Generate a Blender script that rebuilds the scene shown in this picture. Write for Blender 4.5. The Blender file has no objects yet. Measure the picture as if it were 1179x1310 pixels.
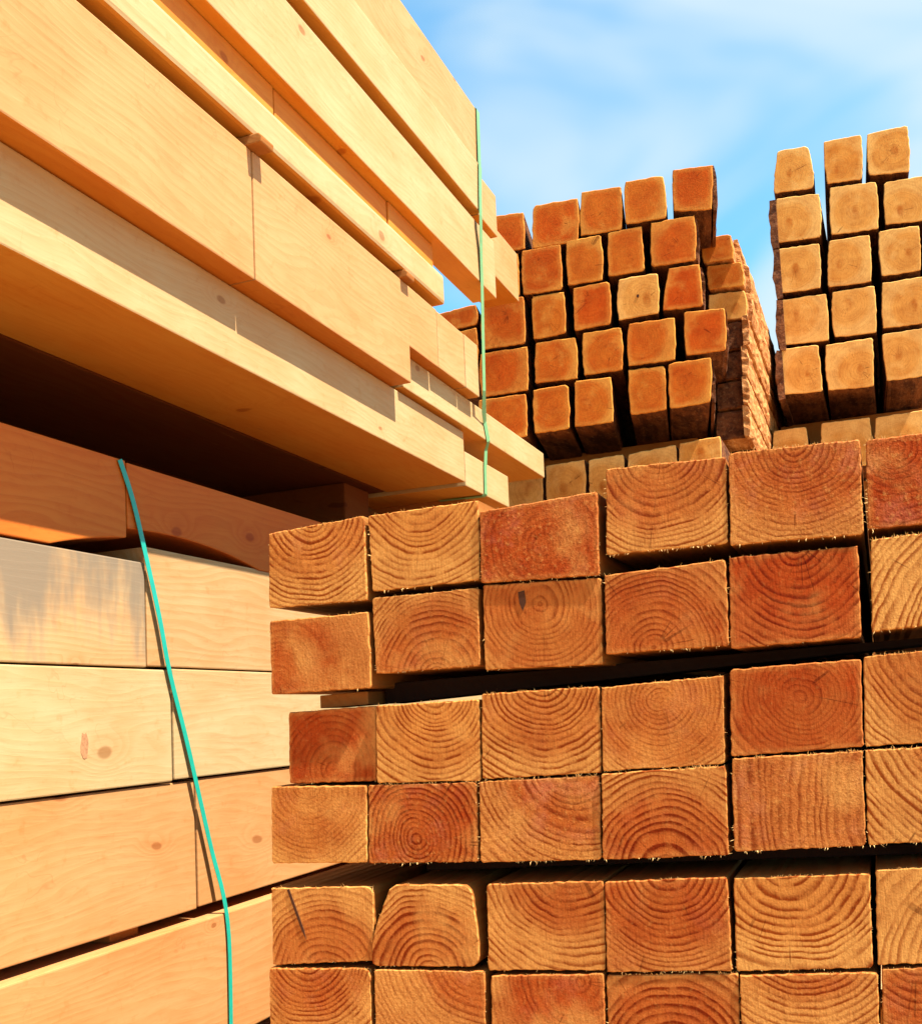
import bpy, bmesh, math, random
from mathutils import Vector, Matrix

# look
SUN = (1, -.16, 1.82)          # direction to the sun
SUN_E = 5.0
SUN_C = (1, .90, .74)
SKY_S = .072
EXPO = 1.8
SKY_TINT = (.70, 1.27, 1.27, 1)
CLOUD_COL = (3.1, 3.7, 3.95, 1)
CLOUD_F = 1.7
CLOUD_ROT = (0, .5, .6)
CLOUD_SC = (1.0, 1.0, 2.0)
CLOUD_LOC = (0, -.3, -.25)
CLOUD_LO, CLOUD_HI, CLOUD_MIN, CLOUD_MAX = .42, .63, .0, .85
TAN = (.54, .238, .056); RED = (.33, .052, .008); SAP = (.58, .300, .085)
PALE = (.375, .282, .150); WARM = (.385, .185, .068)

PILE = 1.62      # the two left piles are laid out in units of this many metres

# sections of the timbers, corners in metres (X to the right, Z up)
NEAR = [[[(-0.962, 0.324), (-0.7774, 0.3349), (-0.7773, 0.1936), (-0.9648, 0.1952)],
    [(-0.7716, 0.3343), (-0.5753, 0.3377), (-0.5788, 0.21), (-0.7681, 0.2072)],
    [(-0.5722, 0.3185), (-0.3805, 0.3283), (-0.3839, 0.2001), (-0.575, 0.2047)],
    [(-0.3652, 0.3615), (-0.1871, 0.3572), (-0.1928, 0.2298), (-0.3725, 0.2301)],
    [(-0.1824, 0.3612), (-0.0032, 0.3572), (-0.0084, 0.2243), (-0.1886, 0.226)],
    [(0.0038, 0.3551), (0.1771, 0.3555), (0.1694, 0.2298), (-0.0019, 0.2302)]], [[(-0.9656, 0.1724), (-0.7766, 0.1741), (-0.776, 0.0489), (-0.9651, 0.0476)],
    [(-0.77, 0.1969), (-0.582, 0.1978), (-0.584, 0.0739), (-0.7679, 0.0716)],
    [(-0.5739, 0.2009), (-0.3829, 0.1964), (-0.3878, 0.065), (-0.5764, 0.0673)],
    [(-0.3767, 0.1994), (-0.1965, 0.2061), (-0.1999, 0.0812), (-0.3809, 0.0799)],
    [(-0.1919, 0.2091), (-0.0166, 0.2087), (-0.0213, 0.0816), (-0.198, 0.0766)],
    [(0.0001, 0.2158), (0.1714, 0.2191), (0.1638, 0.0949), (-0.0068, 0.0882)]], [[(-0.9401, 0.0147), (-0.7744, 0.0194), (-0.778, -0.1038), (-0.9427, -0.105)],
    [(-0.7701, 0.0192), (-0.5891, 0.0212), (-0.5926, -0.1057), (-0.7738, -0.1064)],
    [(-0.5848, 0.0296), (-0.3944, 0.0324), (-0.3992, -0.0974), (-0.5899, -0.1033)],
    [(-0.3909, 0.0299), (-0.2103, 0.0389), (-0.216, -0.0876), (-0.3955, -0.0951)],
    [(-0.201, 0.0463), (-0.0234, 0.0515), (-0.0287, -0.0685), (-0.2066, -0.0778)],
    [(-0.0202, 0.0545), (0.1549, 0.0625), (0.1471, -0.0634), (-0.0267, -0.0685)]], [[(-0.9735, -0.1098), (-0.7925, -0.1099), (-0.7961, -0.2347), (-0.9763, -0.2381)],
    [(-0.7896, -0.1099), (-0.5993, -0.108), (-0.6026, -0.2313), (-0.7933, -0.236)],
    [(-0.5953, -0.1069), (-0.4018, -0.1008), (-0.4063, -0.2257), (-0.5987, -0.2325)],
    [(-0.398, -0.0985), (-0.2151, -0.091), (-0.2186, -0.2172), (-0.4027, -0.2257)],
    [(-0.2057, -0.0812), (-0.0301, -0.0738), (-0.0351, -0.203), (-0.2107, -0.2127)],
    [(-0.0271, -0.0738), (0.1495, -0.0685), (0.1419, -0.1919), (-0.032, -0.2019)]], [[(-0.9792, -0.2797), (-0.7877, -0.2721), (-0.7898, -0.3913), (-0.9804, -0.4063)],
    [(-0.7539, -0.269), (-0.616, -0.2664), (-0.6066, -0.3415), (-0.6077, -0.3914), (-0.7957, -0.399), (-0.7894, -0.348)],
    [(-0.5899, -0.2659), (-0.4044, -0.2567), (-0.4082, -0.3877), (-0.5937, -0.3967)],
    [(-0.4021, -0.2578), (-0.2227, -0.248), (-0.2244, -0.3789), (-0.4059, -0.3899)],
    [(-0.2141, -0.25), (-0.0327, -0.2407), (-0.0376, -0.3668), (-0.2179, -0.3797)],
    [(-0.0244, -0.2354), (0.1466, -0.225), (0.1389, -0.3496), (-0.0313, -0.3624)]], [[(-0.9852, -0.4116), (-0.7959, -0.4027), (-0.7987, -0.539), (-0.9884, -0.5535)],
    [(-0.7889, -0.4036), (-0.5989, -0.3981), (-0.6025, -0.5252), (-0.7917, -0.5397)],
    [(-0.5889, -0.4035), (-0.4108, -0.3924), (-0.4139, -0.5118), (-0.5923, -0.5256)],
    [(-0.4074, -0.3945), (-0.216, -0.3828), (-0.2199, -0.4969), (-0.4104, -0.5116)],
    [(-0.2139, -0.3849), (-0.032, -0.3717), (-0.0357, -0.4807), (-0.2166, -0.4945)],
    [(-0.0268, -0.3673), (0.1411, -0.3554), (0.1347, -0.4628), (-0.0316, -0.4773)]]]
MID = [[[(-1.6138, 2.3647), (-1.413, 2.3509), (-1.4144, 2.1716), (-1.6148, 2.1788)],
    [(-1.3616, 2.37), (-1.1492, 2.3595), (-1.1565, 2.1548), (-1.3761, 2.1635)],
    [(-1.1291, 2.385), (-0.9424, 2.3677), (-0.9502, 2.1661), (-1.1441, 2.1783)],
    [(-0.9232, 2.3855), (-0.749, 2.3737), (-0.7466, 2.1763), (-0.9311, 2.1841)],
    [(-0.7059, 2.389), (-0.5311, 2.3687), (-0.5469, 2.1678), (-0.7104, 2.1973)]], [[(-1.6477, 2.1624), (-1.4502, 2.1561), (-1.4525, 1.9548), (-1.6495, 1.9581)],
    [(-1.4303, 2.1635), (-1.2427, 2.1581), (-1.243, 1.9406), (-1.4333, 1.9511)],
    [(-1.2121, 2.1666), (-1.0488, 2.1616), (-1.0533, 1.9479), (-1.216, 1.954)],
    [(-1.0156, 2.1655), (-0.8606, 2.1613), (-0.8584, 1.9529), (-1.0234, 1.9604)],
    [(-0.8177, 2.1665), (-0.6226, 2.1596), (-0.6317, 1.9536), (-0.8259, 1.9645)]], [[(-1.646, 1.9459), (-1.4299, 1.9429), (-1.4336, 1.7171), (-1.6488, 1.7241)],
    [(-1.3917, 1.9356), (-1.2361, 1.9281), (-1.2391, 1.7314), (-1.3946, 1.7291)],
    [(-1.1906, 1.9379), (-1.0213, 1.9342), (-1.025, 1.737), (-1.1941, 1.7345)],
    [(-0.9776, 1.9366), (-0.8032, 1.9309), (-0.8069, 1.7477), (-0.9884, 1.745)],
    [(-0.75, 1.9419), (-0.6157, 1.9361), (-0.6104, 1.7431), (-0.789, 1.7551)]], [[(-1.6615, 1.7072), (-1.4268, 1.7009), (-1.4336, 1.4923), (-1.6638, 1.4943)],
    [(-1.384, 1.7122), (-1.192, 1.7045), (-1.1951, 1.5099), (-1.3977, 1.5202)],
    [(-1.158, 1.7169), (-0.9794, 1.7142), (-0.9834, 1.5154), (-1.1614, 1.5191)],
    [(-0.943, 1.7221), (-0.7392, 1.7137), (-0.7471, 1.5227), (-0.9541, 1.5286)],
    [(-0.6933, 1.7302), (-0.521, 1.7157), (-0.5261, 1.5274), (-0.6983, 1.5322)]], [[(-1.6803, 1.4816), (-1.4458, 1.4793), (-1.4485, 1.2749), (-1.6822, 1.2774)],
    [(-1.407, 1.4881), (-1.2409, 1.4878), (-1.2444, 1.2829), (-1.41, 1.2806)],
    [(-1.2067, 1.5007), (-1.0388, 1.4919), (-1.0397, 1.2824), (-1.2183, 1.2864)],
    [(-0.9586, 1.5113), (-0.7934, 1.502), (-0.7982, 1.3039), (-0.9598, 1.303)],
    [(-0.7756, 1.5097), (-0.5911, 1.5069), (-0.6066, 1.31), (-0.7808, 1.3048)]]]
MID_LEFT = [[(-1.878, 1.9389), (-1.6738, 1.9512), (-1.6706, 1.8505), (-1.874, 1.8445)],
    [(-1.8788, 1.8298), (-1.6753, 1.836), (-1.6774, 1.6258), (-1.8801, 1.6204)]]
MID_LOW = [[(-1.8296, 1.1228), (-1.6243, 1.1314), (-1.6313, 0.9098), (-1.836, 0.898)],
    [(-1.6086, 1.1294), (-1.4021, 1.1368), (-1.4094, 0.9225), (-1.6154, 0.9118)],
    [(-1.3829, 1.1381), (-1.198, 1.1435), (-1.2058, 0.9324), (-1.3903, 0.924)],
    [(-1.176, 1.1406), (-1.0148, 1.1448), (-1.0232, 0.9329), (-1.184, 0.9262)],
    [(-0.9897, 1.1414), (-0.7765, 1.1556), (-0.7854, 0.9476), (-0.9982, 0.93)],
    [(-0.7588, 1.1603), (-0.5802, 1.1672), (-0.5896, 0.9623), (-0.7678, 0.9525)]]
RIGHT = [[[(-0.3323, 3.0897), (-0.1692, 3.0766), (-0.1473, 2.9079), (-0.1567, 2.8288), (-0.3694, 2.8463), (-0.3588, 2.9446)],
    [(-0.0863, 3.0786), (0.1084, 3.07), (0.095, 2.819), (-0.0823, 2.8339)],
    [(0.1402, 3.0664), (0.3415, 3.0639), (0.3347, 2.8062), (0.1319, 2.8325)]], [[(-0.3589, 2.8119), (-0.1304, 2.7911), (-0.1389, 2.5415), (-0.3711, 2.5595)],
    [(-0.0717, 2.809), (0.1647, 2.7893), (0.1581, 2.5261), (-0.0816, 2.5426)],
    [(0.2072, 2.7748), (0.4437, 2.767), (0.4332, 2.5181), (0.1985, 2.5393)]], [[(-0.3696, 2.5183), (-0.1494, 2.5079), (-0.1582, 2.2555), (-0.3609, 2.2635)],
    [(-0.096, 2.51), (0.1128, 2.5008), (0.1025, 2.2396), (-0.1176, 2.252)],
    [(0.1608, 2.508), (0.3591, 2.4998), (0.3488, 2.2512), (0.1591, 2.2589)],
    [(0.4013, 2.4992), (0.6194, 2.4897), (0.6086, 2.2454), (0.3912, 2.2555)]], [[(-0.3632, 2.2279), (-0.132, 2.2193), (-0.1337, 1.9545), (-0.3718, 1.9694)],
    [(-0.0993, 2.2218), (0.1166, 2.2149), (0.1102, 1.955), (-0.1044, 1.9669)],
    [(0.1564, 2.2202), (0.3769, 2.2154), (0.3663, 1.9647), (0.1427, 1.9708)]], [[(-0.3901, 1.9458), (-0.1918, 1.9382), (-0.1849, 1.6774), (-0.3943, 1.6881)],
    [(-0.1515, 1.9312), (0.0886, 1.9284), (0.074, 1.6627), (-0.1565, 1.6774)],
    [(0.1368, 1.9416), (0.3567, 1.9366), (0.3456, 1.679), (0.1419, 1.682)]]]
RIGHT_LOW = [[(-0.4611, 1.5058), (-0.2853, 1.5073), (-0.2864, 1.243), (-0.4828, 1.2368)],
    [(-0.2066, 1.5136), (0.0433, 1.512), (0.029, 1.2504), (-0.2201, 1.2521)],
    [(0.0747, 1.5074), (0.3123, 1.5108), (0.3013, 1.2532), (0.0606, 1.2506)]]
BACK = [[(-0.6505, 2.2286), (-0.5151, 2.2189), (-0.5083, 2.0945), (-0.6506, 2.1045)],
    [(-0.6365, 2.0939), (-0.4764, 2.0841), (-0.4696, 1.9645), (-0.6365, 1.9742)],
    [(-0.641, 1.9597), (-0.4705, 1.9495), (-0.4718, 1.8168), (-0.6419, 1.8253)],
    [(-0.5881, 1.8078), (-0.4834, 1.8038), (-0.4843, 1.6753), (-0.5924, 1.6789)],
    [(-0.6225, 1.6651), (-0.4959, 1.6622), (-0.4969, 1.5342), (-0.6268, 1.5365)],
    [(-0.6313, 1.522), (-0.5013, 1.5199), (-0.5023, 1.3925), (-0.6356, 1.3938)],
    [(-0.6401, 1.3794), (-0.5067, 1.3782), (-0.5081, 1.2438), (-0.6449, 1.2442)]]
# ---------------------------------------------------------------- helpers
rnd = random.Random(11)
unit = 1.0        # metres per layout unit, 1 except while the left piles are built
SC = bpy.context.scene
COL = SC.collection

def link(o):
    COL.objects.link(o)
    return o

def tag(o, label, cat, group=None, kind=None):
    o['label'] = label
    o['category'] = cat
    if group: o['group'] = group
    o['kind'] = kind or 'thing'
    return o

def round_poly(poly, radii, seg=4):
    """corners of a closed polygon replaced by arcs; radii is one number or one per corner"""
    n = len(poly); out = []
    for i in range(n):
        p = Vector(poly[i]); a = Vector(poly[i-1]); b = Vector(poly[(i+1) % n])
        r = radii[i] if isinstance(radii, (list, tuple)) else radii
        da = (a-p); db = (b-p)
        r = min(r, da.length*.45, db.length*.45)
        if r <= 1e-5:
            out.append(p.copy()); continue
        s = p+da.normalized()*r; e = p+db.normalized()*r
        for k in range(seg+1):
            t = k/seg
            out.append((1-t)**2*s+2*t*(1-t)*p+t*t*e)
    return out

def ragged(poly, step, amp, rng):
    """edges cut into short pieces with a small random offset each"""
    out = []
    n = len(poly)
    for i in range(n):
        a = poly[i]; b = poly[(i+1) % n]
        d = b-a; L = d.length
        m = max(1, int(L/step))
        nrm = Vector((d.y, -d.x)).normalized() if L > 1e-6 else Vector((0, 0))
        for k in range(m):
            q = a+d*(k/m)
            if amp: q = q+nrm*rng.uniform(-amp, amp)
            out.append(q)
    return out

def beam(name, poly, y0, y1, m_end, m_side, pith=(.5, .5), chamfer=.002, rim=.012, bow=.0, colour=(.5, .5, .4, .5),
         segs=6, rng=rnd, face_tilt=0.0, lean=0.0, flare=0.0, parent=None):
    """a timber lying along Y: end-grain face towards -Y, long-grain sides. poly is its section in X, Z"""
    xs = [p.x for p in poly]; zs = [p.y for p in poly]
    cx, cz = (min(xs)+max(xs))/2, (min(zs)+max(zs))/2
    w, h = max(xs)-min(xs), max(zs)-min(zs)
    px, pz = min(xs)+pith[0]*w, min(zs)+pith[1]*h
    bm = bmesh.new()
    uv = bm.loops.layers.uv.new('ring')
    rl = bm.verts.layers.float_color.new('rim')
    def ring(inset, y, rimval, off=(0, 0), grow=1.0):
        vs = []
        for p in poly:
            dx, dz = p.x-cx, p.y-cz
            fx = max(0, 1-2*inset/w); fz = max(0, 1-2*inset/h)
            yy = y+face_tilt*dx
            v = bm.verts.new((dx*fx*grow+off[0], yy, dz*fz+off[1]))
            v[rl] = (rimval, rimval, rimval, 1)
            vs.append(v)
        return vs
    loops = [ring(chamfer, 0, 1.0)]
    loops.append(ring(0, chamfer, 1.0))
    L = y1-y0
    ox = oz = 0
    for k in range(1, segs+1):
        t = k/segs
        off = (rng.uniform(-bow, bow), rng.uniform(-bow*.5, bow*.5)) if bow else (0, 0)
        loops.append(ring(0, max(L*t, chamfer*2), 0, (off[0]+lean*L*t, off[1]), 1+flare*t))
    n = len(poly)
    def quad_strip(A, B, mi):
        for i in range(n):
            j = (i+1) % n
            f = bm.faces.new((A[i], A[j], B[j], B[i])); f.material_index = mi
    for A, B in zip(loops, loops[1:]):
        quad_strip(A, B, 1 if A is not loops[0] else 0)
    inner = ring(chamfer+rim, 0, 0)
    quad_strip(inner, loops[0], 0)
    cv = bm.verts.new((0, 0, 0)); cv[rl] = (0, 0, 0, 1)
    for i in range(n):
        f = bm.faces.new((cv, inner[(i+1) % n], inner[i])); f.material_index = 0
    f = bm.faces.new(loops[-1]); f.material_index = 0
    bmesh.ops.recalc_face_normals(bm, faces=bm.faces)
    for f in bm.faces:
        for l in f.loops:
            l[uv].uv = (l.vert.co.x+cx-px, l.vert.co.z+cz-pz)
    me = bpy.data.meshes.new(name); bm.to_mesh(me); bm.free()
    me.materials.append(m_end); me.materials.append(m_side)
    o = bpy.data.objects.new(name, me); o.location = (cx, y0, cz); o.color = colour
    if parent: o.parent = parent
    return link(o)

def solid(name, verts2, axis, a0, a1, mat, bevel=.003, colour=(.5, 0, 0, 0), parent=None, slices=None, amp=0, rng=rnd, bounce_mat=None):
    """a prism: the outline verts2 pulled along an axis ('x','y' or 'z'), long edges eased; origin at its centre"""
    bm = bmesh.new()
    stations = [a0+(a1-a0)*k/(slices or 1) for k in range((slices or 1)+1)]
    def P(u, v, a):
        return {'x': (a, u, v), 'y': (u, a, v), 'z': (u, v, a)}[axis]
    rows = []
    for a in stations:
        rows.append([bm.verts.new(P(u+rng.uniform(-amp, amp), v+rng.uniform(-amp, amp), a)) for u, v in verts2])
    n = len(verts2)
    for A, B in zip(rows, rows[1:]):
        for i in range(n):
            j = (i+1) % n
            bm.faces.new((A[i], A[j], B[j], B[i]))
    bm.faces.new(rows[0]); bm.faces.new(rows[-1])
    bmesh.ops.recalc_face_normals(bm, faces=bm.faces)
    if bevel:
        sharp = [e for e in bm.edges if len(e.link_faces) == 2 and e.calc_face_angle(0) > .5]
        bmesh.ops.bevel(bm, geom=sharp, offset=bevel, segments=2, profile=.6, affect='EDGES')
    c = Vector((0, 0, 0))
    for v in bm.verts: c += v.co
    lo = [min(v.co[i] for v in bm.verts) for i in range(3)]; hi = [max(v.co[i] for v in bm.verts) for i in range(3)]
    c = Vector(((lo[0]+hi[0])/2, (lo[1]+hi[1])/2, (lo[2]+hi[2])/2))
    if bounce_mat:                    # upper and lower faces take an orange that imitates bounced light
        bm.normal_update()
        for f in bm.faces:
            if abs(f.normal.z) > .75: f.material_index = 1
    for v in bm.verts: v.co = (v.co-c)*unit
    c = c*unit
    me = bpy.data.meshes.new(name); bm.to_mesh(me); bm.free()
    me.materials.append(mat)
    if bounce_mat: me.materials.append(bounce_mat)
    o = bpy.data.objects.new(name, me); o.location = c; o.color = colour
    if parent:
        o.parent = parent; o.location = c-parent.location
    return link(o)

def box(name, x0, x1, y0, y1, z0, z1, mat, **k):
    return solid(name, [(x0, z0), (x1, z0), (x1, z1), (x0, z1)], 'y', y0, y1, mat, **k)

def splinters(parent, poly, mat, count, rng, top=.75, lo=.002, hi=.007):
    """torn fibres standing on the sawn edges of an end face, all growing out of one thin band let into the edge"""
    cx, cz = parent.location.x, parent.location.z
    xs = [p.x for p in poly]; zs = [p.y for p in poly]
    mid = Vector(((min(xs)+max(xs))/2, (min(zs)+max(zs))/2)); w, h = max(xs)-min(xs), max(zs)-min(zs)
    pts = ragged(poly, .0012, 0, rng)
    n = len(pts)
    bm = bmesh.new()
    def band(y):
        return [bm.verts.new(((mid.x+(p.x-mid.x)*(1-.003/w))-cx, y, (mid.y+(p.y-mid.y)*(1-.003/h))-cz)) for p in pts]
    A, B = band(.0022), band(.0040)
    for i in range(n):
        j = (i+1) % n
        bm.faces.new((A[i], A[j], B[j], B[i]))
    nrm = []; wgt = []
    for i in range(n):
        d = pts[(i+1) % n]-pts[i-1]
        v = Vector((d.y, -d.x))
        if v.dot(pts[i]-mid) < 0: v = -v
        v = v.normalized() if v.length > 1e-9 else Vector((0, 1))
        nrm.append(v); wgt.append(top if v.y > .6 else (.35 if v.y < -.6 else .16))
    clump = [(rng.randrange(n), rng.uniform(3, 16)) for _ in range(8)]
    for _ in range(count):
        i = rng.choices(range(n), wgt)[0]
        if rng.random() < .78:
            c, sd = rng.choice(clump); i = int(rng.gauss(c, sd)) % n
            if rng.random() > wgt[i]*1.3: continue
        j = (i+1) % n
        L = rng.uniform(lo, hi)*(rng.random()**1.5+.3)
        out = Vector((nrm[i].x, 0, nrm[i].y))
        ln = (out*rng.uniform(.6, 1.1)+Vector((rng.uniform(-.6, .6), rng.uniform(-.9, 0), rng.uniform(-.4, .4)))).normalized()*(L+.0015)
        root = (A[i].co+A[j].co)/2
        mv = root+ln*.5+Vector((rng.uniform(-1, 1), rng.uniform(-1, 0), rng.uniform(-1, 1)))*L*.14
        m = [bm.verts.new(mv+(q.co-root)*.7) for q in (A[i], A[j], B[i])]
        tip = bm.verts.new(root+ln)
        base = (A[i], A[j], B[i])
        for k in range(3):
            q = (k+1) % 3
            bm.faces.new((base[k], base[q], m[q], m[k])); bm.faces.new((m[k], m[q], tip))
    me = bpy.data.meshes.new('splinters'); bm.to_mesh(me); bm.free(); me.materials.append(mat)
    o = bpy.data.objects.new('splinters', me); o.parent = parent
    return link(o)

def ribbon(name, path, width_dir, w, th, mat, label, cat):
    """a flat plastic strap along a path of points: width along width_dir, real thickness"""
    bm = bmesh.new(); wd = Vector(width_dir).normalized()
    rows = []
    P = [Vector(p)*unit for p in path]
    for i, p in enumerate(P):
        t = (P[min(i+1, len(P)-1)]-P[max(i-1, 0)]).normalized()
        wv = (wd-t*wd.dot(t)).normalized()
        nv = t.cross(wv).normalized()
        rows.append([bm.verts.new(p+wv*sx*w/2+nv*sy*th/2) for sx, sy in ((-1, -1), (1, -1), (1, 1), (-1, 1))])
    for A, B in zip(rows, rows[1:]):
        for i in range(4):
            j = (i+1) % 4
            bm.faces.new((A[i], A[j], B[j], B[i]))
    bm.faces.new(rows[0]); bm.faces.new(rows[-1])
    bmesh.ops.recalc_face_normals(bm, faces=bm.faces)
    c = P[0].copy()
    for v in bm.verts: v.co -= c
    me = bpy.data.meshes.new(name); bm.to_mesh(me); bm.free(); me.materials.append(mat)
    o = bpy.data.objects.new(name, me); o.location = c
    return tag(link(o), label, cat)

# ---------------------------------------------------------------- materials
class NT:
    def __init__(s, name):
        s.m = bpy.data.materials.new(name); s.m.use_nodes = True
        s.t = s.m.node_tree; s.n = s.t.nodes; s.l = s.t.links
        s.bsdf = s.n['Principled BSDF']
    def node(s, kind, **k):
        x = s.n.new(kind)
        for a, b in k.items(): setattr(x, a, b)
        return x
    def put(s, sock, val):
        if isinstance(val, bpy.types.NodeSocket): s.l.new(val, sock)
        elif val is not None: sock.default_value = val
    def math(s, op, a, b=None, c=None, clamp=False):
        x = s.node('ShaderNodeMath', operation=op, use_clamp=clamp)
        for i, v in enumerate((a, b, c)): s.put(x.inputs[i], v)
        return x.outputs[0]
    def vmath(s, op, a, b=None, scale=None):
        x = s.node('ShaderNodeVectorMath', operation=op)
        s.put(x.inputs[0], a)
        if b is not None: s.put(x.inputs[1], b)
        if scale is not None: s.put(x.inputs['Scale'], scale)
        return x.outputs['Value'] if op in ('LENGTH', 'DOT_PRODUCT') else x.outputs['Vector']
    def noise(s, vec, scale, detail=3, rough=.55, w=None, dist=0):
        x = s.node('ShaderNodeTexNoise', noise_dimensions='4D' if w is not None else '3D')
        s.put(x.inputs['Vector'], vec); x.inputs['Scale'].default_value = scale
        x.inputs['Detail'].default_value = detail; x.inputs['Roughness'].default_value = rough
        x.inputs['Distortion'].default_value = dist
        if w is not None: s.put(x.inputs['W'], w)
        return x.outputs['Fac'], x.outputs['Color']
    def mix(s, fac, a, b, mode='MIX'):
        x = s.node('ShaderNodeMix', data_type='RGBA', blend_type=mode, clamp_factor=True)
        s.put(x.inputs[0], fac); s.put(x.inputs[6], a); s.put(x.inputs[7], b)
        return x.outputs[2]
    def ramp(s, v, a, b, c=0., d=1., smooth=True):
        x = s.node('ShaderNodeMapRange', interpolation_type='SMOOTHSTEP' if smooth else 'LINEAR', clamp=True)
        s.put(x.inputs[0], v)
        for i, q in enumerate((a, b, c, d)): s.put(x.inputs[i+1], q)
        return x.outputs[0]
    def bump(s, h, strength, dist):
        x = s.node('ShaderNodeBump'); x.inputs['Strength'].default_value = strength
        x.inputs['Distance'].default_value = dist; s.put(x.inputs['Height'], h)
        s.l.new(x.outputs[0], s.bsdf.inputs['Normal'])

def rgb(*c): return (*c, 1)

def mat_end(name, tan, red, pale, rim_amt=.35, ring_gain=1.0, heart=0.0):
    """sawn end grain: growth rings round a pith, torn fibre, paler sapwood. Object colour = tint, ring contrast, ring density, roughness"""
    g = NT(name)
    oi = g.node('ShaderNodeObjectInfo'); sep = g.node('ShaderNodeSeparateColor'); g.l.new(oi.outputs['Color'], sep.inputs[0])
    tint, con, freq = sep.outputs[0], sep.outputs[1], sep.outputs[2]
    fuzz = oi.outputs['Alpha']
    w = g.math('MULTIPLY', oi.outputs['Random'], 60)
    uv = g.node('ShaderNodeUVMap', uv_map='ring').outputs[0]
    lo, loc = g.noise(uv, 9, 2, .5, w)
    mi, mic = g.noise(uv, 70, 2, .6, w)
    d1 = g.vmath('SCALE', g.vmath('SUBTRACT', loc, (.5, .5, .5)), scale=.03)
    d2 = g.vmath('SCALE', g.vmath('SUBTRACT', mic, (.5, .5, .5)), scale=.0034)
    p = g.vmath('ADD', g.vmath('ADD', uv, d1), d2)
    p = g.vmath('MULTIPLY', p, (1, 1, 0))
    r = g.vmath('LENGTH', p)
    rw, _ = g.noise(g.node('ShaderNodeCombineXYZ').outputs[0], 1, 1, .5, w)
    cmb = g.node('ShaderNodeCombineXYZ'); g.put(cmb.inputs[0], r)
    rn, _ = g.noise(cmb.outputs[0], 16, 1, .5, w)
    ph = g.math('ADD', g.math('MULTIPLY', r, g.math('MULTIPLY', freq, 255)), g.math('MULTIPLY', rn, 4.5))
    f = g.math('FRACT', ph)
    late = g.math('MULTIPLY', g.ramp(f, .30, .82), g.ramp(f, .84, 1.0, 1, 0))
    # rings break up where the saw tore them
    brk, _ = g.noise(uv, 26, 3, .6, g.math('ADD', w, 7))
    fl = g.node('ShaderNodeCombineXYZ'); g.put(fl.inputs[0], g.math('FLOOR', ph)); wn_ = g.node('ShaderNodeTexWhiteNoise', noise_dimensions='4D'); g.put(wn_.inputs['Vector'], fl.outputs[0]); g.put(wn_.inputs['W'], w)
    late = g.math('MULTIPLY', late, g.ramp(wn_.outputs['Value'], 0, 1, .6, 1.25, False))
    late = g.math('MULTIPLY', late, g.ramp(brk, .34, .58, .22, 1.1))
    tv, _ = g.noise(uv, 11, 3, .65, g.math('ADD', w, 17))
    base = g.mix(g.math('ADD', tint, g.ramp(tv, .3, .7, -.22, .22, False), clamp=True), rgb(*tan), rgb(*red))
    pk, _ = g.noise(uv, 17, 3, .7, g.math('ADD', w, 23))
    base = g.mix(g.math('MULTIPLY', g.ramp(pk, .48, .72, 0, .38), g.ramp(fuzz, .2, .9)), base, rgb(tan[0]*.88, tan[1]*.82, tan[2]*2.4))
    sap = g.math('MULTIPLY', g.ramp(g.math('ADD', r, g.math('MULTIPLY', mi, .02)), .105, .15), g.ramp(tint, .35, 1.0, .85, .15))
    base = g.mix(sap, base, rgb(*pale))
    rim = g.node('ShaderNodeAttribute', attribute_name='rim')
    base = g.mix(g.math('MULTIPLY', g.math('MULTIPLY', rim.outputs['Fac'], rim_amt), g.ramp(mi, .3, .6, .5, 1)), base, rgb(*pale))
    latec = g.mix(1, base, rgb(.42, .19, .09), 'MULTIPLY')
    base = g.mix(g.math('MULTIPLY', g.math('MULTIPLY', late, con), ring_gain), base, latec)
    blot, blc = g.noise(uv, 14, 3, .6, g.math('ADD', w, 3))
    base = g.mix(g.ramp(blot, .32, .7, 0, .55), base, g.mix(1, base, rgb(.66, .50, .40), 'MULTIPLY'))
    # darker heart round the pith
    hd = g.vmath('LENGTH', g.vmath('MULTIPLY', p, (1.9, 1, 0)))
    base = g.mix(g.math('MULTIPLY', g.ramp(g.math('ADD', hd, g.math('MULTIPLY', brk, .02)), .024, .058, 1, 0), g.math('MULTIPLY', g.ramp(tv, .3, .62, .15, 1), heart)), base, g.mix(1, base, rgb(.66, .42, .24), 'MULTIPLY'))
    st, _ = g.noise(uv, 8, 3, .6, g.math('ADD', w, 37))
    base = g.mix(g.ramp(st, .52, .74, 0, .55), base, rgb(*pale))
    # drying checks that run out from the pith
    un = g.vmath('NORMALIZE', g.vmath('MULTIPLY', uv, (1, 1, 0)))
    ca, _ = g.noise(un, 1.7, 2, .5, g.math('ADD', w, 41))
    cw = g.math('DIVIDE', .00045, g.math('MAXIMUM', r, .008))
    cm, _ = g.noise(uv, 13, 2, .5, g.math('ADD', w, 43))
    chk = g.math('MULTIPLY', g.math('LESS_THAN', g.math('ABSOLUTE', g.math('SUBTRACT', ca, .5)), cw), g.math('MULTIPLY', g.ramp(cm, .56, .63), g.ramp(r, .010, .018)))
    base = g.mix(g.math('MULTIPLY', chk, .6), base, g.mix(1, base, rgb(.25, .15, .10), 'MULTIPLY'))
    # saw chatter and torn fibre
    sv = g.vmath('MULTIPLY', uv, (1, .12, 1))
    saw, _ = g.noise(sv, 330, 2, .6, w)
    sp, _ = g.noise(uv, 300, 2, .7, g.math('ADD', w, 1))
    sp2, _ = g.noise(uv, 120, 3, .7, g.math('ADD', w, 2))
    dark = g.math('MULTIPLY', g.ramp(sp, .48, .68), g.math('ADD', g.math('MULTIPLY', fuzz, .5), .18))
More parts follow.
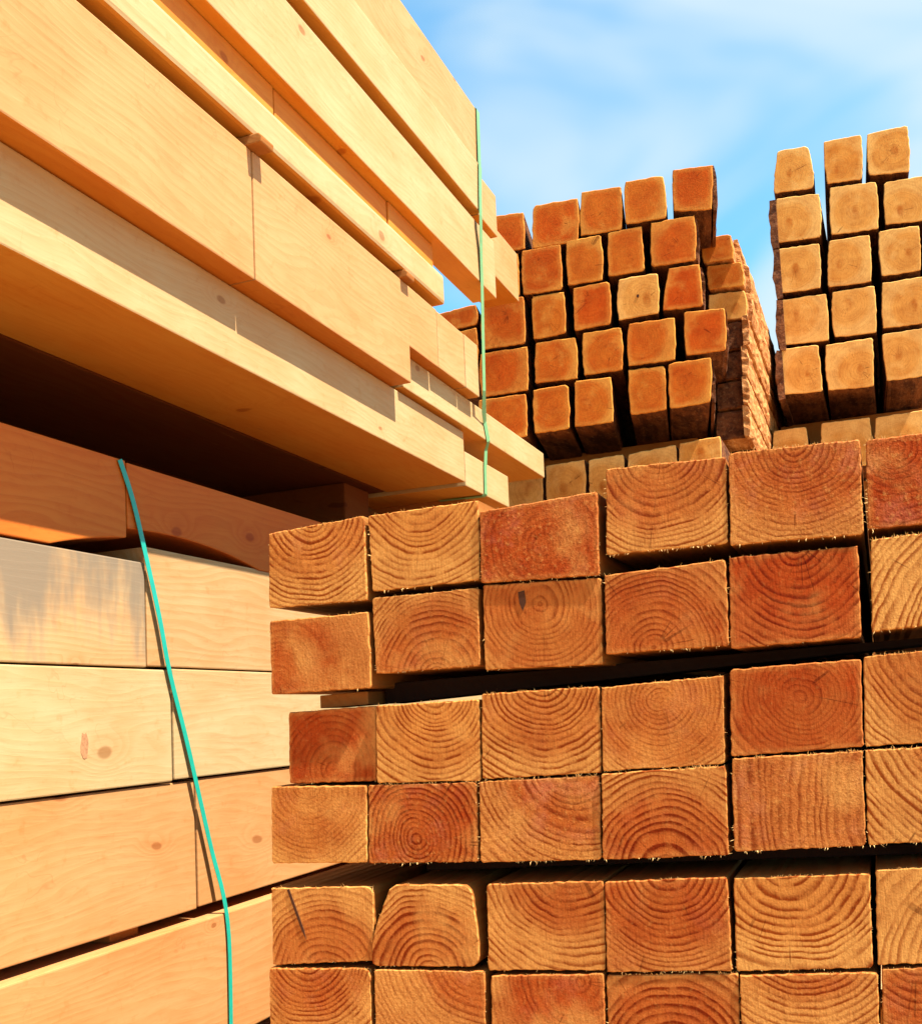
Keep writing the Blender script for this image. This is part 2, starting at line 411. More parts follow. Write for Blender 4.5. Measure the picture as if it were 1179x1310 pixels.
    base = g.mix(dark, base, g.mix(1, base, rgb(.45, .30, .25), 'MULTIPLY'))
    lite = g.math('MULTIPLY', g.ramp(sp2, .52, .74), g.math('MULTIPLY', fuzz, .42))
    base = g.mix(lite, base, rgb(*[min(1, c*1.12) for c in pale]))
    base = g.mix(g.math('MULTIPLY', g.ramp(saw, .45, .72), .34), base, g.mix(1, base, rgb(.62, .5, .42), 'MULTIPLY'))
    g.put(g.bsdf.inputs['Base Color'], base)
    g.bsdf.inputs['Roughness'].default_value = .78
    g.bsdf.inputs['Specular IOR Level'].default_value = .06
    h = g.math('ADD', g.math('MULTIPLY', g.math('ADD', sp, sp2), g.math('ADD', g.math('MULTIPLY', fuzz, .8), .15)), g.math('ADD', g.math('MULTIPLY', late, .07), g.math('MULTIPLY', saw, .55)))
    g.bump(h, .55, .0022)
    return g.m

def mat_long(name, pale, warm, knot=.5, grey=None, rough=.6, grain=.5):
    """planed or sawn side grain running along local Y. Object colour r = how warm, g = grain strength, b = ring spacing, a = weather stain"""
    g = NT(name)
    oi = g.node('ShaderNodeObjectInfo'); sep = g.node('ShaderNodeSeparateColor'); g.l.new(oi.outputs['Color'], sep.inputs[0])
    w = g.math('MULTIPLY', oi.outputs['Random'], 80)
    oc = g.node('ShaderNodeTexCoord').outputs['Object']
    wob, wobc = g.noise(g.vmath('MULTIPLY', oc, (1, .35, 1)), 5, 2, .5, w)
    p = g.vmath('ADD', oc, g.vmath('SCALE', g.vmath('SUBTRACT', wobc, (.5, .5, .5)), scale=.11))
    # knots: sparse cells stretched along the timber
    so = g.node('ShaderNodeSeparateXYZ'); g.put(so.inputs[0], p)
    kc = g.node('ShaderNodeCombineXYZ'); g.put(kc.inputs[0], g.math('ADD', g.math('MULTIPLY', so.outputs[1], .55), w)); g.put(kc.inputs[1], g.math('ADD', so.outputs[2], g.math('MULTIPLY', so.outputs[0], .3)))
    vor = g.node('ShaderNodeTexVoronoi', voronoi_dimensions='2D', feature='F1')
    g.put(vor.inputs['Vector'], kc.outputs[0]); vor.inputs['Scale'].default_value = 4.6
    vsep = g.node('ShaderNodeSeparateColor'); g.put(vsep.inputs[0], vor.outputs['Color'])
    kd = g.math('ADD', vor.outputs['Distance'], g.math('MULTIPLY', g.math('GREATER_THAN', vsep.outputs[0], .42), 1.0))
    kd = g.math('MULTIPLY', kd, g.ramp(vsep.outputs[1], 0, 1, .9, 2.2, False))
    kn = g.ramp(kd, .045, .080, 1, 0)
    kz = g.ramp(kd, .05, .30, 1, 0)
    # cathedral figure: bands across the section bent by the wobble and round the knots
    sx = g.node('ShaderNodeSeparateXYZ'); g.put(sx.inputs[0], p)
    lowz, _ = g.noise(g.vmath('MULTIPLY', oc, (1, .22, 1)), 6, 2, .5, g.math('ADD', w, 5))
    band = g.math('ADD', g.math('ADD', g.math('MULTIPLY', sx.outputs[2], 42), g.math('MULTIPLY', sx.outputs[0], 30)), g.math('MULTIPLY', lowz, 9))
    band = g.math('ADD', band, g.math('MULTIPLY', kz, 2.2))
    fb = g.math('FRACT', band)
    line = g.math('MULTIPLY', g.ramp(fb, .2, .85), g.ramp(fb, .9, 1, 1, 0))
    fine, _ = g.noise(g.vmath('MULTIPLY', p, (1, .05, 1)), 210, 3, .6, w)
    mid, _ = g.noise(g.vmath('MULTIPLY', p, (1, .12, 1)), 40, 3, .6, w)
    big, _ = g.noise(g.vmath('MULTIPLY', oc, (1, .5, 1)), 7, 3, .6, g.math('ADD', w, 9))
    base = g.mix(sep.outputs[0], rgb(*pale), rgb(*warm))
    base = g.mix(g.ramp(big, .33, .68, 0, .75), base, g.mix(1, base, rgb(.96, .80, .66), 'MULTIPLY'))
    base = g.mix(g.math('MULTIPLY', g.math('MULTIPLY', line, sep.outputs[1]), .55), base, g.mix(1, base, rgb(.84, .60, .36), 'MULTIPLY'))
    base = g.mix(g.math('MULTIPLY', g.ramp(fine, .46, .72), .6*grain), base, g.mix(1, base, rgb(.78, .64, .52), 'MULTIPLY'))
    base = g.mix(g.math('MULTIPLY', g.ramp(mid, .48, .75), .6*grain), base, g.mix(1, base, rgb(.84, .68, .52), 'MULTIPLY'))
    base = g.mix(g.math('MULTIPLY', kz, .28*knot), base, g.mix(1, base, rgb(.85, .55, .32), 'MULTIPLY'))
    base = g.mix(g.math('MULTIPLY', kn, 1.3*knot), base, g.mix(1, base, rgb(.52, .30, .18), 'MULTIPLY'))
    # odd pencil-thin checks and scuffs
    chk, _ = g.noise(g.vmath('MULTIPLY', p, (1, .10, 1)), 24, 4, .75, g.math('ADD', w, 13))
    base = g.mix(g.ramp(chk, .655, .70, 0, .5), base, rgb(.30, .14, .05))
    sn, _ = g.noise(g.vmath('MULTIPLY', oc, (1, .8, 1)), 9, 2, .5, g.math('ADD', w, 21), dist=.8)
    sm, _ = g.noise(oc, 6, 2, .5, g.math('ADD', w, 25))
    scr = g.math('MULTIPLY', g.ramp(g.math('ABSOLUTE', g.math('SUBTRACT', sn, .5)), 0, .010, 1, 0), g.ramp(sm, .52, .66))
    base = g.mix(g.math('MULTIPLY', scr, .5*grain), base, g.mix(1, base, rgb(.60, .38, .22), 'MULTIPLY'))
    pt, _ = g.noise(oc, 34, 3, .6, g.math('ADD', w, 31))
    base = g.mix(g.ramp(pt, .56, .78, 0, .55), base, g.mix(1, base, rgb(.90, .72, .54), 'MULTIPLY'))
    if grey:
        st, _ = g.noise(g.vmath('MULTIPLY', oc, (1, 2.0, .5)), 3.6, 4, .62, g.math('ADD', w, 4))
        zz = g.node('ShaderNodeSeparateXYZ'); g.put(zz.inputs[0], oc)
        stf = g.math('MULTIPLY', g.ramp(g.math('ADD', st, g.math('MULTIPLY', zz.outputs[2], .75)), .39, .60, 0, .95), oi.outputs['Alpha'])
        base = g.mix(stf, base, rgb(*grey))
    g.put(g.bsdf.inputs['Base Color'], base)
    g.bsdf.inputs['Roughness'].default_value = rough
    g.bsdf.inputs['Specular IOR Level'].default_value = .15
    h = g.math('ADD', g.math('MULTIPLY', fine, .6), g.math('ADD', g.math('MULTIPLY', line, .25), g.math('MULTIPLY', mid, .5)))
    g.bump(h, .25, .0015)
    return g.m

def mat_bark(name, a, b, c):
    g = NT(name)
    oi = g.node('ShaderNodeObjectInfo'); w = g.math('MULTIPLY', oi.outputs['Random'], 50)
    oc = g.node('ShaderNodeTexCoord').outputs['Object']
    n1, _ = g.noise(g.vmath('MULTIPLY', oc, (1, .3, 1)), 22, 4, .65, w)
    n2, _ = g.noise(g.vmath('MULTIPLY', oc, (1, .35, 1)), 70, 4, .7, w)
    base = g.mix(g.ramp(n1, .38, .62), rgb(*a), rgb(*b))
    base = g.mix(g.ramp(n2, .5, .75, 0, .7), base, rgb(*c))
    g.put(g.bsdf.inputs['Base Color'], base); g.bsdf.inputs['Roughness'].default_value = .9
    g.bsdf.inputs['Specular IOR Level'].default_value = .1
    g.bump(g.math('ADD', n1, n2), .8, .01)
    return g.m

def mat_plain(name, col, rough, var=.15, scale=60, spec=.3, translucent=0):
    g = NT(name)
    oc = g.node('ShaderNodeTexCoord').outputs['Object']
    n, _ = g.noise(oc, scale, 3, .6)
    base = g.mix(g.ramp(n, .35, .7, 0, var*2), rgb(*col), rgb(*[q*.55 for q in col]))
    g.put(g.bsdf.inputs['Base Color'], base); g.bsdf.inputs['Roughness'].default_value = rough
    g.bsdf.inputs['Specular IOR Level'].default_value = spec
    return g.m

M_END = mat_end('sawn_end_grain', TAN, RED, SAP, ring_gain=1.25)
M_END_MID = mat_end('weathered_end_grain', (.54, .175, .020), (.46, .070, .005), (.62, .29, .055), rim_amt=.6, ring_gain=.3, heart=.2)
M_END_RIGHT = mat_end('pale_end_grain', (.68, .35, .085), (.54, .19, .025), (.72, .42, .13), rim_amt=.4, ring_gain=.35, heart=.9)
M_SIDE = mat_long('sawn_side_grain', (.30, .13, .028), (.24, .08, .014), rough=.75)
M_PALE = mat_long('planed_pine', PALE, WARM)
M_STAIN = mat_long('planed_pine_stained', PALE, WARM, grey=(.17, .128, .088))
M_FIBRE = mat_plain('torn_fibre', (.74, .47, .19), .8, .3, 300, .1)
M_CRACK = mat_plain('dark_check', (.06, .018, .006), .9)
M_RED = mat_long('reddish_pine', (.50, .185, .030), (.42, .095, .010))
M_SHADEW = mat_long('pine_shade_dark', (.15, .052, .011), (.10, .03, .006), rough=.9)  # dark tone paints the deep shade under and inside the left piles
M_GAPSHADE = mat_long('gap_shade_batten', (.028, .012, .006), (.018, .007, .004), rough=.9)  # near-black that paints the shade in the near stack's gaps
M_BARK = mat_bark('loose_bark', (.26, .085, .02), (.50, .23, .08), (.62, .38, .20))
M_BARKD_SHADE = mat_bark('dark_bark_and_shade', (.06, .02, .01), (.16, .055, .02), (.30, .14, .06))  # bark on log sides; also paints shade on the lower rear ends
M_STRAP = mat_plain('turquoise_strap', (.008, .28, .215), .35, .12, 40, .5)
M_STRAP2 = mat_plain('pale_green_strap', (.13, .30, .14), .4, .12, 40, .5)
M_HEART = mat_plain('heartwood_stain', (.34, .12, .02), .8, .3, 90, .1)
M_KNOT = mat_plain('pink_knot', (.36, .18, .09), .7, .35, 160, .1)
M_BOUNCE = mat_long('pine_bounce_orange', (.50, .25, .045), (.46, .16, .02))  # warm bounced light put into the wood colour
M_ROUGH = mat_long('rough_bearer_wood', (.34, .16, .045), (.26, .09, .018), rough=.85)

# ---------------------------------------------------------------- the near stack: end grain faces the camera
# per beam: tint, ring contrast, ring density, torn fibre | pith position across/up the section | look
NEAR_LOOK = [
 [(.26, .85, .42, .55, .45, 1.10, 'tan beam end with dark sagging rings and a fuzzy torn top edge', 150),
  (.06, .65, .40, .25, .50, 1.30, 'pale yellow beam end with broad sagging rings', 40),
  (.92, .30, .40, 1.0, .55, .45, 'rough pinkish red beam end with speckled torn grain', 70),
  (.55, .75, .42, .45, .50, 1.12, 'orange beam end with sagging rings and pale lower corners', 70),
  (.66, .55, .50, .75, .55, 1.02, 'brownish beam end with small arcs high in a speckled face', 90),
  (1.0, .55, .45, .9, .25, .85, 'dark red speckled beam end with pith near its upper left', 60)],
 [(.72, .22, .40, .45, .10, .20, 'plain red brown beam end with hardly any rings', 25),
  (.62, .65, .46, .45, .60, -.05, 'orange brown beam end with arched rings rising from its lower edge', 45),
  (.60, .55, .40, .25, .50, .72, 'glowing orange beam end with a short dark check under its top edge', 25),
  (.76, .65, .42, .4, .40, .05, 'brown beam end with wavy arched rings and a tan upper right corner', 40),
  (1.0, .85, .36, .3, .58, 1.05, 'deep red beam end with wide sagging rings above the black gap', 25),
  (.22, .85, .40, .45, 1.7, -.7, 'tan beam end with slanting diagonal rings', 60)],
 [(.90, .38, .36, .4, .50, .20, 'set back dark red brown beam end with faint arched rings', 20),
  (.16, .75, .42, .3, .58, 1.08, 'tan beam end with small red sagging rings at top centre', 30),
  (.42, .9, .42, .45, .55, 1.10, 'light orange beam end with crowded dark sagging rings', 35),
  (.48, .5, .55, .55, .50, .80, 'orange beam end with fine concentric rings high up', 35),
  (.82, .45, .42, .3, .55, .66, 'fiery red orange beam end with rings round a high pith', 25),
  (.46, .7, .42, .35, .62, .95, 'golden orange beam end with round sagging rings', 35)],
 [(.36, .4, .46, .5, .40, 1.0, 'dull tan beam end with a greenish pale right side', 35),
  (.80, .8, .46, .75, .45, .30, 'red brown beam end with a narrow stack of dark arches', 60),
  (.66, .6, .36, .75, .80, 1.12, 'pinkish beam end with wide rings sagging to the right', 70),
  (.66, 1.0, .36, .4, .50, -.10, 'orange beam end with bold dark arches like a hill', 60),
  (.84, .50, .34, .8, 2.3, .35, 'red brown beam end with upright streaks instead of arcs', 70),
  (.46, .9, .40, .4, .92, 1.25, 'orange tan beam end with long rings sweeping to its right', 50)],
 [(.52, .65, .38, .35, .55, -.15, 'orange brown beam end split by a slanting dark crack', 20),
  (.52, 1.0, .38, .35, .55, -.10, 'dome shaped beam end with strong arched rings', 30),
  (.58, .75, .38, .35, .75, 1.25, 'orange beam end with smooth sagging rings and pale left edge', 30),
  (.80, .75, .40, .45, .55, 1.06, 'red orange beam end with wavy sagging rings', 45),
  (.16, 1.0, .36, .3, .42, 1.12, 'pale tan beam end with crisp sagging rings below the black gap', 60),
  (.12, .5, .30, .25, 1.25, -.25, 'pale yellow beam end with an orange slanting corner', 30)],
 [(.54, .85, .42, .6, .40, 1.15, 'lowest tan beam end with dark sagging rings at the corner of the stack', 35),
  (.62, .45, .40, .6, 1.0, 1.3, 'lowest plain orange beam end, second from the corner of the stack', 35),
  (.78, .45, .40, .5, .80, .9, 'lowest red orange beam end, half cut off under the smooth orange one', 35),
  (.72, .85, .36, .45, .50, .0, 'lowest orange beam end with arches, under the wavy red orange one', 45),
  (.56, .75, .36, .55, .45, 1.6, 'lowest beam end with reddish slanting streaks, under the pale crisp ringed one', 45),
  (.72, .55, .40, .5, .30, 1.2, 'lowest reddish beam end at the right, under the pale yellow one', 45)]]
ROWN = ['top row', 'second row', 'third row', 'fourth row', 'fifth row', 'bottom row']
for r, row in enumerate(NEAR):
    for c, q in enumerate(row):
        tint, con, fr, fz, pu, pv, look, nspl = NEAR_LOOK[r][c]
        rng = random.Random(100+r*10+c)
        poly = [Vector(p) for p in q]
        if (r, c) == (4, 1):
            poly = round_poly(poly, .016, 4)
        elif (r, c) in ((5, 0), (4, 0)):
            poly = round_poly(poly, [.002, .014, .004, .003], 4)
        else:
            poly = round_poly(poly, [rng.uniform(.0015, .005) for _ in poly], 2)
        poly = ragged(poly, .007, .0009, rng)
        y0 = 1.55+rng.uniform(-.0022, .0022)
        if (r, c) == (0, 2): y0 = 1.547
        if (r, c) == (2, 0): y0 = 1.560
        b = beam('sawn_timber', poly, y0, 4.1+rng.uniform(-.03, .03), M_END, M_SIDE, (pu, pv), chamfer=.0016, rim=.008,
                 colour=(tint, con, fr, fz), rng=rng, face_tilt=rng.uniform(-.006, .006))
        txt = look
        if r < 5: txt = look+', '+ROWN[r]
        tag(b, txt, 'wooden beam', 'beam ends of the near stack')
        splinters(b, [Vector(p) for p in q] if (r, c) != (4, 1) else poly, M_FIBRE, int(nspl*2.6), rng, lo=.001, hi=rng.choice([.0035, .0045, .007]))
        if (r, c) == (4, 0):
            k = solid('crack', [(-.064, .058), (-.060, .060), (-.034, -.006), (-.030, -.022), (-.038, -.008)], 'y', -.0012, .004, M_CRACK, bevel=0)
            k.parent = b
        if (r, c) == (1, 2):
            k = solid('crack', [(-.036, .052), (-.026, .054), (-.024, .036), (-.030, .022), (-.035, .036)], 'y', -.0012, .004, M_CRACK, bevel=0)
            k.parent = b
# battens that hold the gaps open; the near-black pair also paints their shade
def cross(x0, x1, b0, bs, t0, ts, y0, label, mat):
    o = solid('spacer_batten', [(x0, b0+bs*(x0+.77)), (x1, b0+bs*(x1+.77)), (x1, t0+ts*(x1+.77)), (x0, t0+ts*(x0+.77))], 'y', y0, y0+.08, mat, bevel=.0015, colour=(.7, .5, 0, 0))
    return tag(o, label, 'batten', 'cross battens in the near stack')
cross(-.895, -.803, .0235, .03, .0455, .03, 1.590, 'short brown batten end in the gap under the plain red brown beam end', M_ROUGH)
cross(-.795, .13, .024, .055, .058, .026, 1.64, 'cross batten painted as shade inside the upper black gap of the near stack', M_GAPSHADE)
cross(-.73, .13, -.262, .045, -.242, .037, 1.64, 'cross batten painted as shade inside the lower black gap of the near stack', M_GAPSHADE)

# ---------------------------------------------------------------- the lower left pile: long sides in the sun
LX = -1.0
unit = PILE
def lower(y0, y1, z0, z1, label, colour, mat=None, dx=0, poly=None, depth=.26, amp=.0):
    P = poly or [(LX-depth, z0), (LX+dx, z0), (LX+dx, z1), (LX-depth, z1)]
    o = solid('long_timber', P, 'y', y0, y1, mat or M_PALE, bevel=.0022, colour=colour)
    return tag(o, label, 'wooden beam', 'long beams of the lower left pile')
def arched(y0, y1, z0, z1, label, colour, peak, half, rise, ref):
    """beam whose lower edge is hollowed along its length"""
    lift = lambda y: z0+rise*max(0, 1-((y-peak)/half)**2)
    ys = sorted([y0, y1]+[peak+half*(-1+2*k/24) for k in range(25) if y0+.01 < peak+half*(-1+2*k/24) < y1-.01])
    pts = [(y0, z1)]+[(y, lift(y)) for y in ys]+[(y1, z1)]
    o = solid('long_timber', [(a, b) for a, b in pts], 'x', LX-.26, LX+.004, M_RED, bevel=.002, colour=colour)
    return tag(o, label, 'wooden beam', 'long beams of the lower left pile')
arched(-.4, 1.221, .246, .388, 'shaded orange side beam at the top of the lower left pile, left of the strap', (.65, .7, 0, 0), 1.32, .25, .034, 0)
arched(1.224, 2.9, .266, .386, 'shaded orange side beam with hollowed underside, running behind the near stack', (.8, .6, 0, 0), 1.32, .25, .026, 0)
lower(-.4, 1.262, .088, .243, 'grey stained pale side beam, left of the turquoise strap', (.35, .5, 0, 1), mat=M_STAIN, dx=.002)
lower(1.266, 2.9, .090, .268, 'pale side beam with small brown knots, right of the strap under the hollowed one', (.45, .55, 0, 0), dx=.001)
lower(-.4, 1.315, -.082, .085, 'very pale side beam with a pink oval knot, left of the strap', (0, .3, 0, 0), dx=.004)
kb = [o for o in COL.objects if o.get('label', '').startswith('very pale side beam with a pink')][0]
solid('knot', [(1.128+.0075*math.cos(a*.524)*(1+.15*math.sin(a*2.1)), -.021+.0185*math.sin(a*.524)*(1+.12*math.cos(a*3))) for a in range(12)], 'x', -1.0, -.9955, M_KNOT, bevel=.0004, parent=kb)
lower(1.319, 2.9, -.080, .087, 'very pale side beam between the strap and the near stack', (.02, .3, 0, 0), dx=.005)
lower(-.4, 1.373, -.281, -.085, 'wide peach side beam above the slanting dark gap, left of the strap', (.75, .35, 0, 0))
lower(1.377, 2.9, -.279, -.083, 'wide peach side beam above the slanting dark gap, beside the near stack', (.8, .35, 0, 0), dx=.001)
lower(-.4, 2.9, -.49, -.297, 'lowest peach side beam with a sunlit ledge below the dark gap', (.85, .4, 0, 0), dx=.016)
for yy in (.2, 1.2, 2.3):
    tag(box('spacer_batten', -1.25, -1.02, yy, yy+.06, -.2968, -.2813, M_ROUGH, bevel=.001), 'thin spacer strip in the slanting dark gap of the lower left pile', 'batten', 'spacers of the lower left pile')
# second course behind, which closes the void under the upper pile
for z0, z1 in ((-.49, -.29), (-.285, -.08), (-.078, .1), (.102, .24), (.244, .385)):
    tag(solid('long_timber', [(-1.75, z0), (-1.265, z0), (-1.265, z1), (-1.75, z1)], 'y', -.4, 2.85, M_SHADEW, bevel=.003, colour=(.8, .6, 0, 0)),
        'hidden inner beam of the lower left pile behind the sunlit side beams', 'wooden beam', 'inner beams of the lower left pile')

# ---------------------------------------------------------------- the upper left pile
def upper(X, y0, y1, z0, z1, label, colour, depth=.3, bevel=.0025, name='long_timber', poly=None, mat=None):
    if poly: o = solid(name, poly, 'x', X-depth, X, M_PALE, bevel=bevel, colour=colour, bounce_mat=M_BOUNCE)
    else: o = solid(name, [(X-depth, z0), (X, z0), (X, z1), (X-depth, z1)], 'y', y0, y1, mat or M_PALE, bevel=bevel, colour=colour, bounce_mat=M_BOUNCE)
    return tag(o, label, 'wooden beam', 'long beams of the upper left pile')
upper(-.85, -.4, 2.215, .528, .645, 'long pale lowest beam of the upper pile, half shaded by the one above', (.2, .3, 0, 0), depth=.20)
upper(-.85, 2.218, 2.52, .520, .601, 'short pale end piece of the lowest layer, right of the pale green strap', (.02, .2, 0, 0), depth=.30)
for k in range(3):
    x1 = -1.053-.303*k
    tag(solid('long_timber', [(x1-.3, .528), (x1, .528), (x1, .645), (x1-.3, .645)], 'y', -.4, 2.5 if k else 2.21, M_SHADEW, bevel=.004, colour=(.8, .8, 0, 0)),
        ['shaded orange underside beam just behind the lowest pale beam', 'second dark underside beam further in under the upper pile', 'innermost dark underside beam under the upper pile'][k], 'wooden beam', 'underside beams of the upper left pile')
upper(-.811, -.4, 1.288, .648, .846, 'tall broad peach beam filling the upper left, left of the torn sticker end', (.75, .35, 0, 0), depth=.32)
upper(-.81, 0, 0, 0, 0, 'tall broad peach beam with a notched end, right of the torn sticker end', (.7, .35, 0, 0), depth=.32,
      poly=[(1.290, .648), (1.84, .648), (1.84, .722), (1.985, .722), (1.985, .846), (1.290, .846)])
upper(-.8115, 1.990, 2.142, .724, .846, 'short peach end block touching the notched beam', (.5, .3, 0, 0), depth=.2)
upper(-.811, 2.145, 2.228, .724, .847, 'narrow pale end block behind the pale green strap', (.25, .3, 0, 0), depth=.2)
upper(-.836, 1.86, 2.80, .650, .720, 'pale board poking out furthest to the right from the upper pile', (.0, .25, 0, 0), depth=.14)
upper(-.80, -.4, 2.012, .864, .927, 'slim pale board above the long brown slot', (.02, .3, 0, 0), depth=.3, bevel=.007)
upper(-.823, -.4, 1.376, .9285, .998, 'recessed orange beam in the deep shaded slot, left piece', (.85, .4, 0, 0), depth=.26, mat=M_BOUNCE)  # orange of the three slot pieces stands for light bounced into the slot
upper(-.824, 1.380, 1.786, .9285, .997, 'recessed orange beam in the shaded slot, middle piece', (.9, .4, 0, 0), depth=.26, mat=M_BOUNCE)
upper(-.822, 1.790, 2.008, .9285, .998, 'recessed orange beam in the shaded slot, short right piece by the sky gap', (.8, .4, 0, 0), depth=.26, mat=M_BOUNCE)
upper(-.80, -.4, 2.35, 1.0, 1.142, 'broad very pale beam above the shaded slot', (.08, .25, 0, 0), depth=.062)
upper(-.868, -.4, 2.745, 1.146, 1.286, 'tan inner beam standing out furthest behind the top of the strap', (.45, .3, 0, 0), depth=.10)
upper(-.797, 2.24, 2.372, 1.163, 1.268, 'short peach end piece beyond the strap near the top', (.5, .3, 0, 0), depth=.066)
upper(-.789, -.4, 2.235, 1.162, 1.283, 'second beam from the top of the upper pile, pale with a small knot', (.06, .3, 0, 0), depth=.075)
upper(-.797, -.4, 2.262, 1.290, 1.430, 'topmost beam of the upper pile with a thin dark seam below', (.5, .45, 0, 0), depth=.34)
# thin stickers between the layers; two torn ends stick out of the slot
for yy, x1, lab in ((1.275, -.786, 'orange torn sticker end poking out of the slot at left'), (1.805, -.795, 'tiny orange sticker end poking out of the slot further right')):
    o = solid('sticker', [(-1.1, .8475), (x1, .8475), (x1+.002, .857), (x1-.004, .8625), (-1.1, .8625)], 'y', yy, yy+.034, M_ROUGH, bevel=.002, colour=(.3, .6, 0, 0))
    tag(o, lab, 'sticker', 'stickers in the upper left pile')
for yy in (.2, 1.2, 2.1):
    tag(box('sticker', -.866, -.82, yy, yy+.05, 1.1435, 1.1605, M_ROUGH, bevel=.002), 'hidden thin sticker under the second beam from the top', 'sticker', 'stickers in the upper left pile')
# sleepers between the two piles
for yy, x1 in ((-.2, -1.12), (.75, -1.3), (2.06, -1.08), (2.34, -.90)):
    tag(box('bearer', -1.6, x1, yy, yy+.12, .3895, .5265, M_ROUGH if yy > 2.2 else M_SHADEW, bevel=.004, colour=(.8, .5, 0, 0)), 'dark square bearer in the black gap between the two left piles', 'bearer', 'bearers between the left piles')

tag(box('bearer', -1.74, -1.61, -.4, 2.8, .3895, .5265, M_SHADEW, bevel=.004), 'added light-blocking bearer at the back of the black gap between the left piles', 'bearer', 'bearers between the left piles')  # added blocker that keeps sky light out of the gap from behind

# ---------------------------------------------------------------- plastic straps
lowpath = [(-1.5, 1.19, .3895), (-1.2, 1.195, .3905), (-1.02, 1.2, .392), (-.9935, 1.206, .386), (-.9925, 1.232, .331), (-.992, 1.258, .253), (-.9915, 1.286, .163),
           (-.991, 1.307, .081), (-.990, 1.342, -.019), (-.989, 1.367, -.098), (-.988, 1.399, -.198), (-.983, 1.419, -.268), (-.9805, 1.428, -.336), (-.9805, 1.428, -.444), (-.9805, 1.426, -.489)]
def smooth(path, n=4):
    P = [Vector(p) for p in path]; out = []
    for i in range(len(P)-1):
        a = P[max(i-1, 0)]; b = P[i]; c = P[i+1]; d = P[min(i+2, len(P)-1)]
        for k in range(n):
            t = k/n
            out.append(.5*((2*b)+(c-a)*t+(2*a-5*b+4*c-d)*t*t+(3*b-a-3*c+d)*t**3))
    out.append(P[-1]); return out
ribbon('plastic_strap', smooth(lowpath[3:]), (0, 1, .2), .0155, .0012, M_STRAP, 'turquoise plastic strap slanting down the lower left pile', 'strap')
upp = [(-1.0, 2.255, 1.433), (-.80, 2.2585, 1.4325), (-.7935, 2.2585, 1.426), (-.7925, 2.25, 1.2854), (-.7855, 2.234, 1.277), (-.7850, 2.224, 1.19), (-.7855, 2.2218, 1.15), (-.7925, 2.235, 1.09), (-.7960, 2.2401, 1.02),
       (-.802, 2.247, .892), (-.806, 2.247, .744), (-.8225, 2.285, .71), (-.833, 2.318, .69), (-.8335, 2.338, .649), (-.8455, 2.350, .632), (-.847, 2.344, .584), (-.847, 2.3396, .522), (-.853, 2.338, .517), (-.965, 2.335, .5175)]
ribbon('plastic_strap', upp, (0, 1, 0), .030, .0014, M_STRAP2, 'pale green plastic strap hanging straight down the end of the upper pile', 'strap')

unit = 1.0
# ---------------------------------------------------------------- stacks in the distance
def waney(q, y0, y1, rng, m_end, m_side, colour, label, group, pith=None, lo=.003, hi=.014, lean=0, flare=0):
    poly = [Vector(p) for p in q]
    # sides swell a little between corners, as on squared round logs
    c = sum(poly, Vector((0, 0)))/len(poly)
    if len(poly) == 4:
        full = []
        for i in range(4):
            a, b = poly[i], poly[(i+1) % 4]
            m = (a+b)/2
            full += [a, m+(m-c)*(rng.uniform(.02, .10) if i % 2 else rng.uniform(0, .02))]
        rad = []
        for i in range(8): rad.append(rng.uniform(lo, hi) if i % 2 == 0 else .03)
        poly = round_poly(full, rad, 3)
    else:
        poly = round_poly(poly, .02, 3)
    poly = ragged(poly, .018, .0022, rng)
    b = beam('squared_log', poly, y0, y1, m_end, m_side, pith or (rng.uniform(.28, .72), rng.uniform(.3, .7)), chamfer=.004, rim=.022, colour=colour, rng=rng, bow=.004, lean=lean, flare=flare)
    return tag(b, label, 'wooden beam', group)

def bark_strip(parent, x, z0, z1, y0, y1, side, mat, rng, thick=.022, ny=40, nz=7, lean=0, power=.3):
    """a slab of loose bark left on the round of a squared log; lumpy, with real thickness"""
    bm = bmesh.new()
    ox, oy, oz = parent.location
    def surf(dx):
        rows = []
        for i in range(ny+1):
            t = i/ny; y = y0+(y1-y0)*t
            rows.append([bm.verts.new((x+lean*(y-y0)+side*dx*(math.sin(math.pi*(.08+.84*j/nz))**power)*rng.uniform(.74, 1.06)-ox if dx else x+lean*(y-y0)-side*.006-ox,
                                       y-oy+rng.uniform(-.004, .004), z0+(z1-z0)*(j/nz)+rng.uniform(-.006, .006)-oz)) for j in range(nz+1)])
        return rows
    A = surf(thick); B = surf(0)
    for i in range(ny):
        for j in range(nz):
            bm.faces.new((A[i][j], A[i+1][j], A[i+1][j+1], A[i][j+1]))
            bm.faces.new((B[i][j], B[i][j+1], B[i+1][j+1], B[i+1][j]))
        bm.faces.new((A[i][0], B[i][0], B[i+1][0], A[i+1][0])); bm.faces.new((A[i][nz], A[i+1][nz], B[i+1][nz], B[i][nz]))
    for j in range(nz):
        bm.faces.new((A[0][j], A[0][j+1], B[0][j+1], B[0][j])); bm.faces.new((A[ny][j], B[ny][j], B[ny][j+1], A[ny][j+1]))
    bmesh.ops.recalc_face_normals(bm, faces=bm.faces)
    me = bpy.data.meshes.new('bark'); bm.to_mesh(me); bm.free(); me.materials.append(mat)
    o = bpy.data.objects.new('bark', me); o.parent = parent
    return link(o)

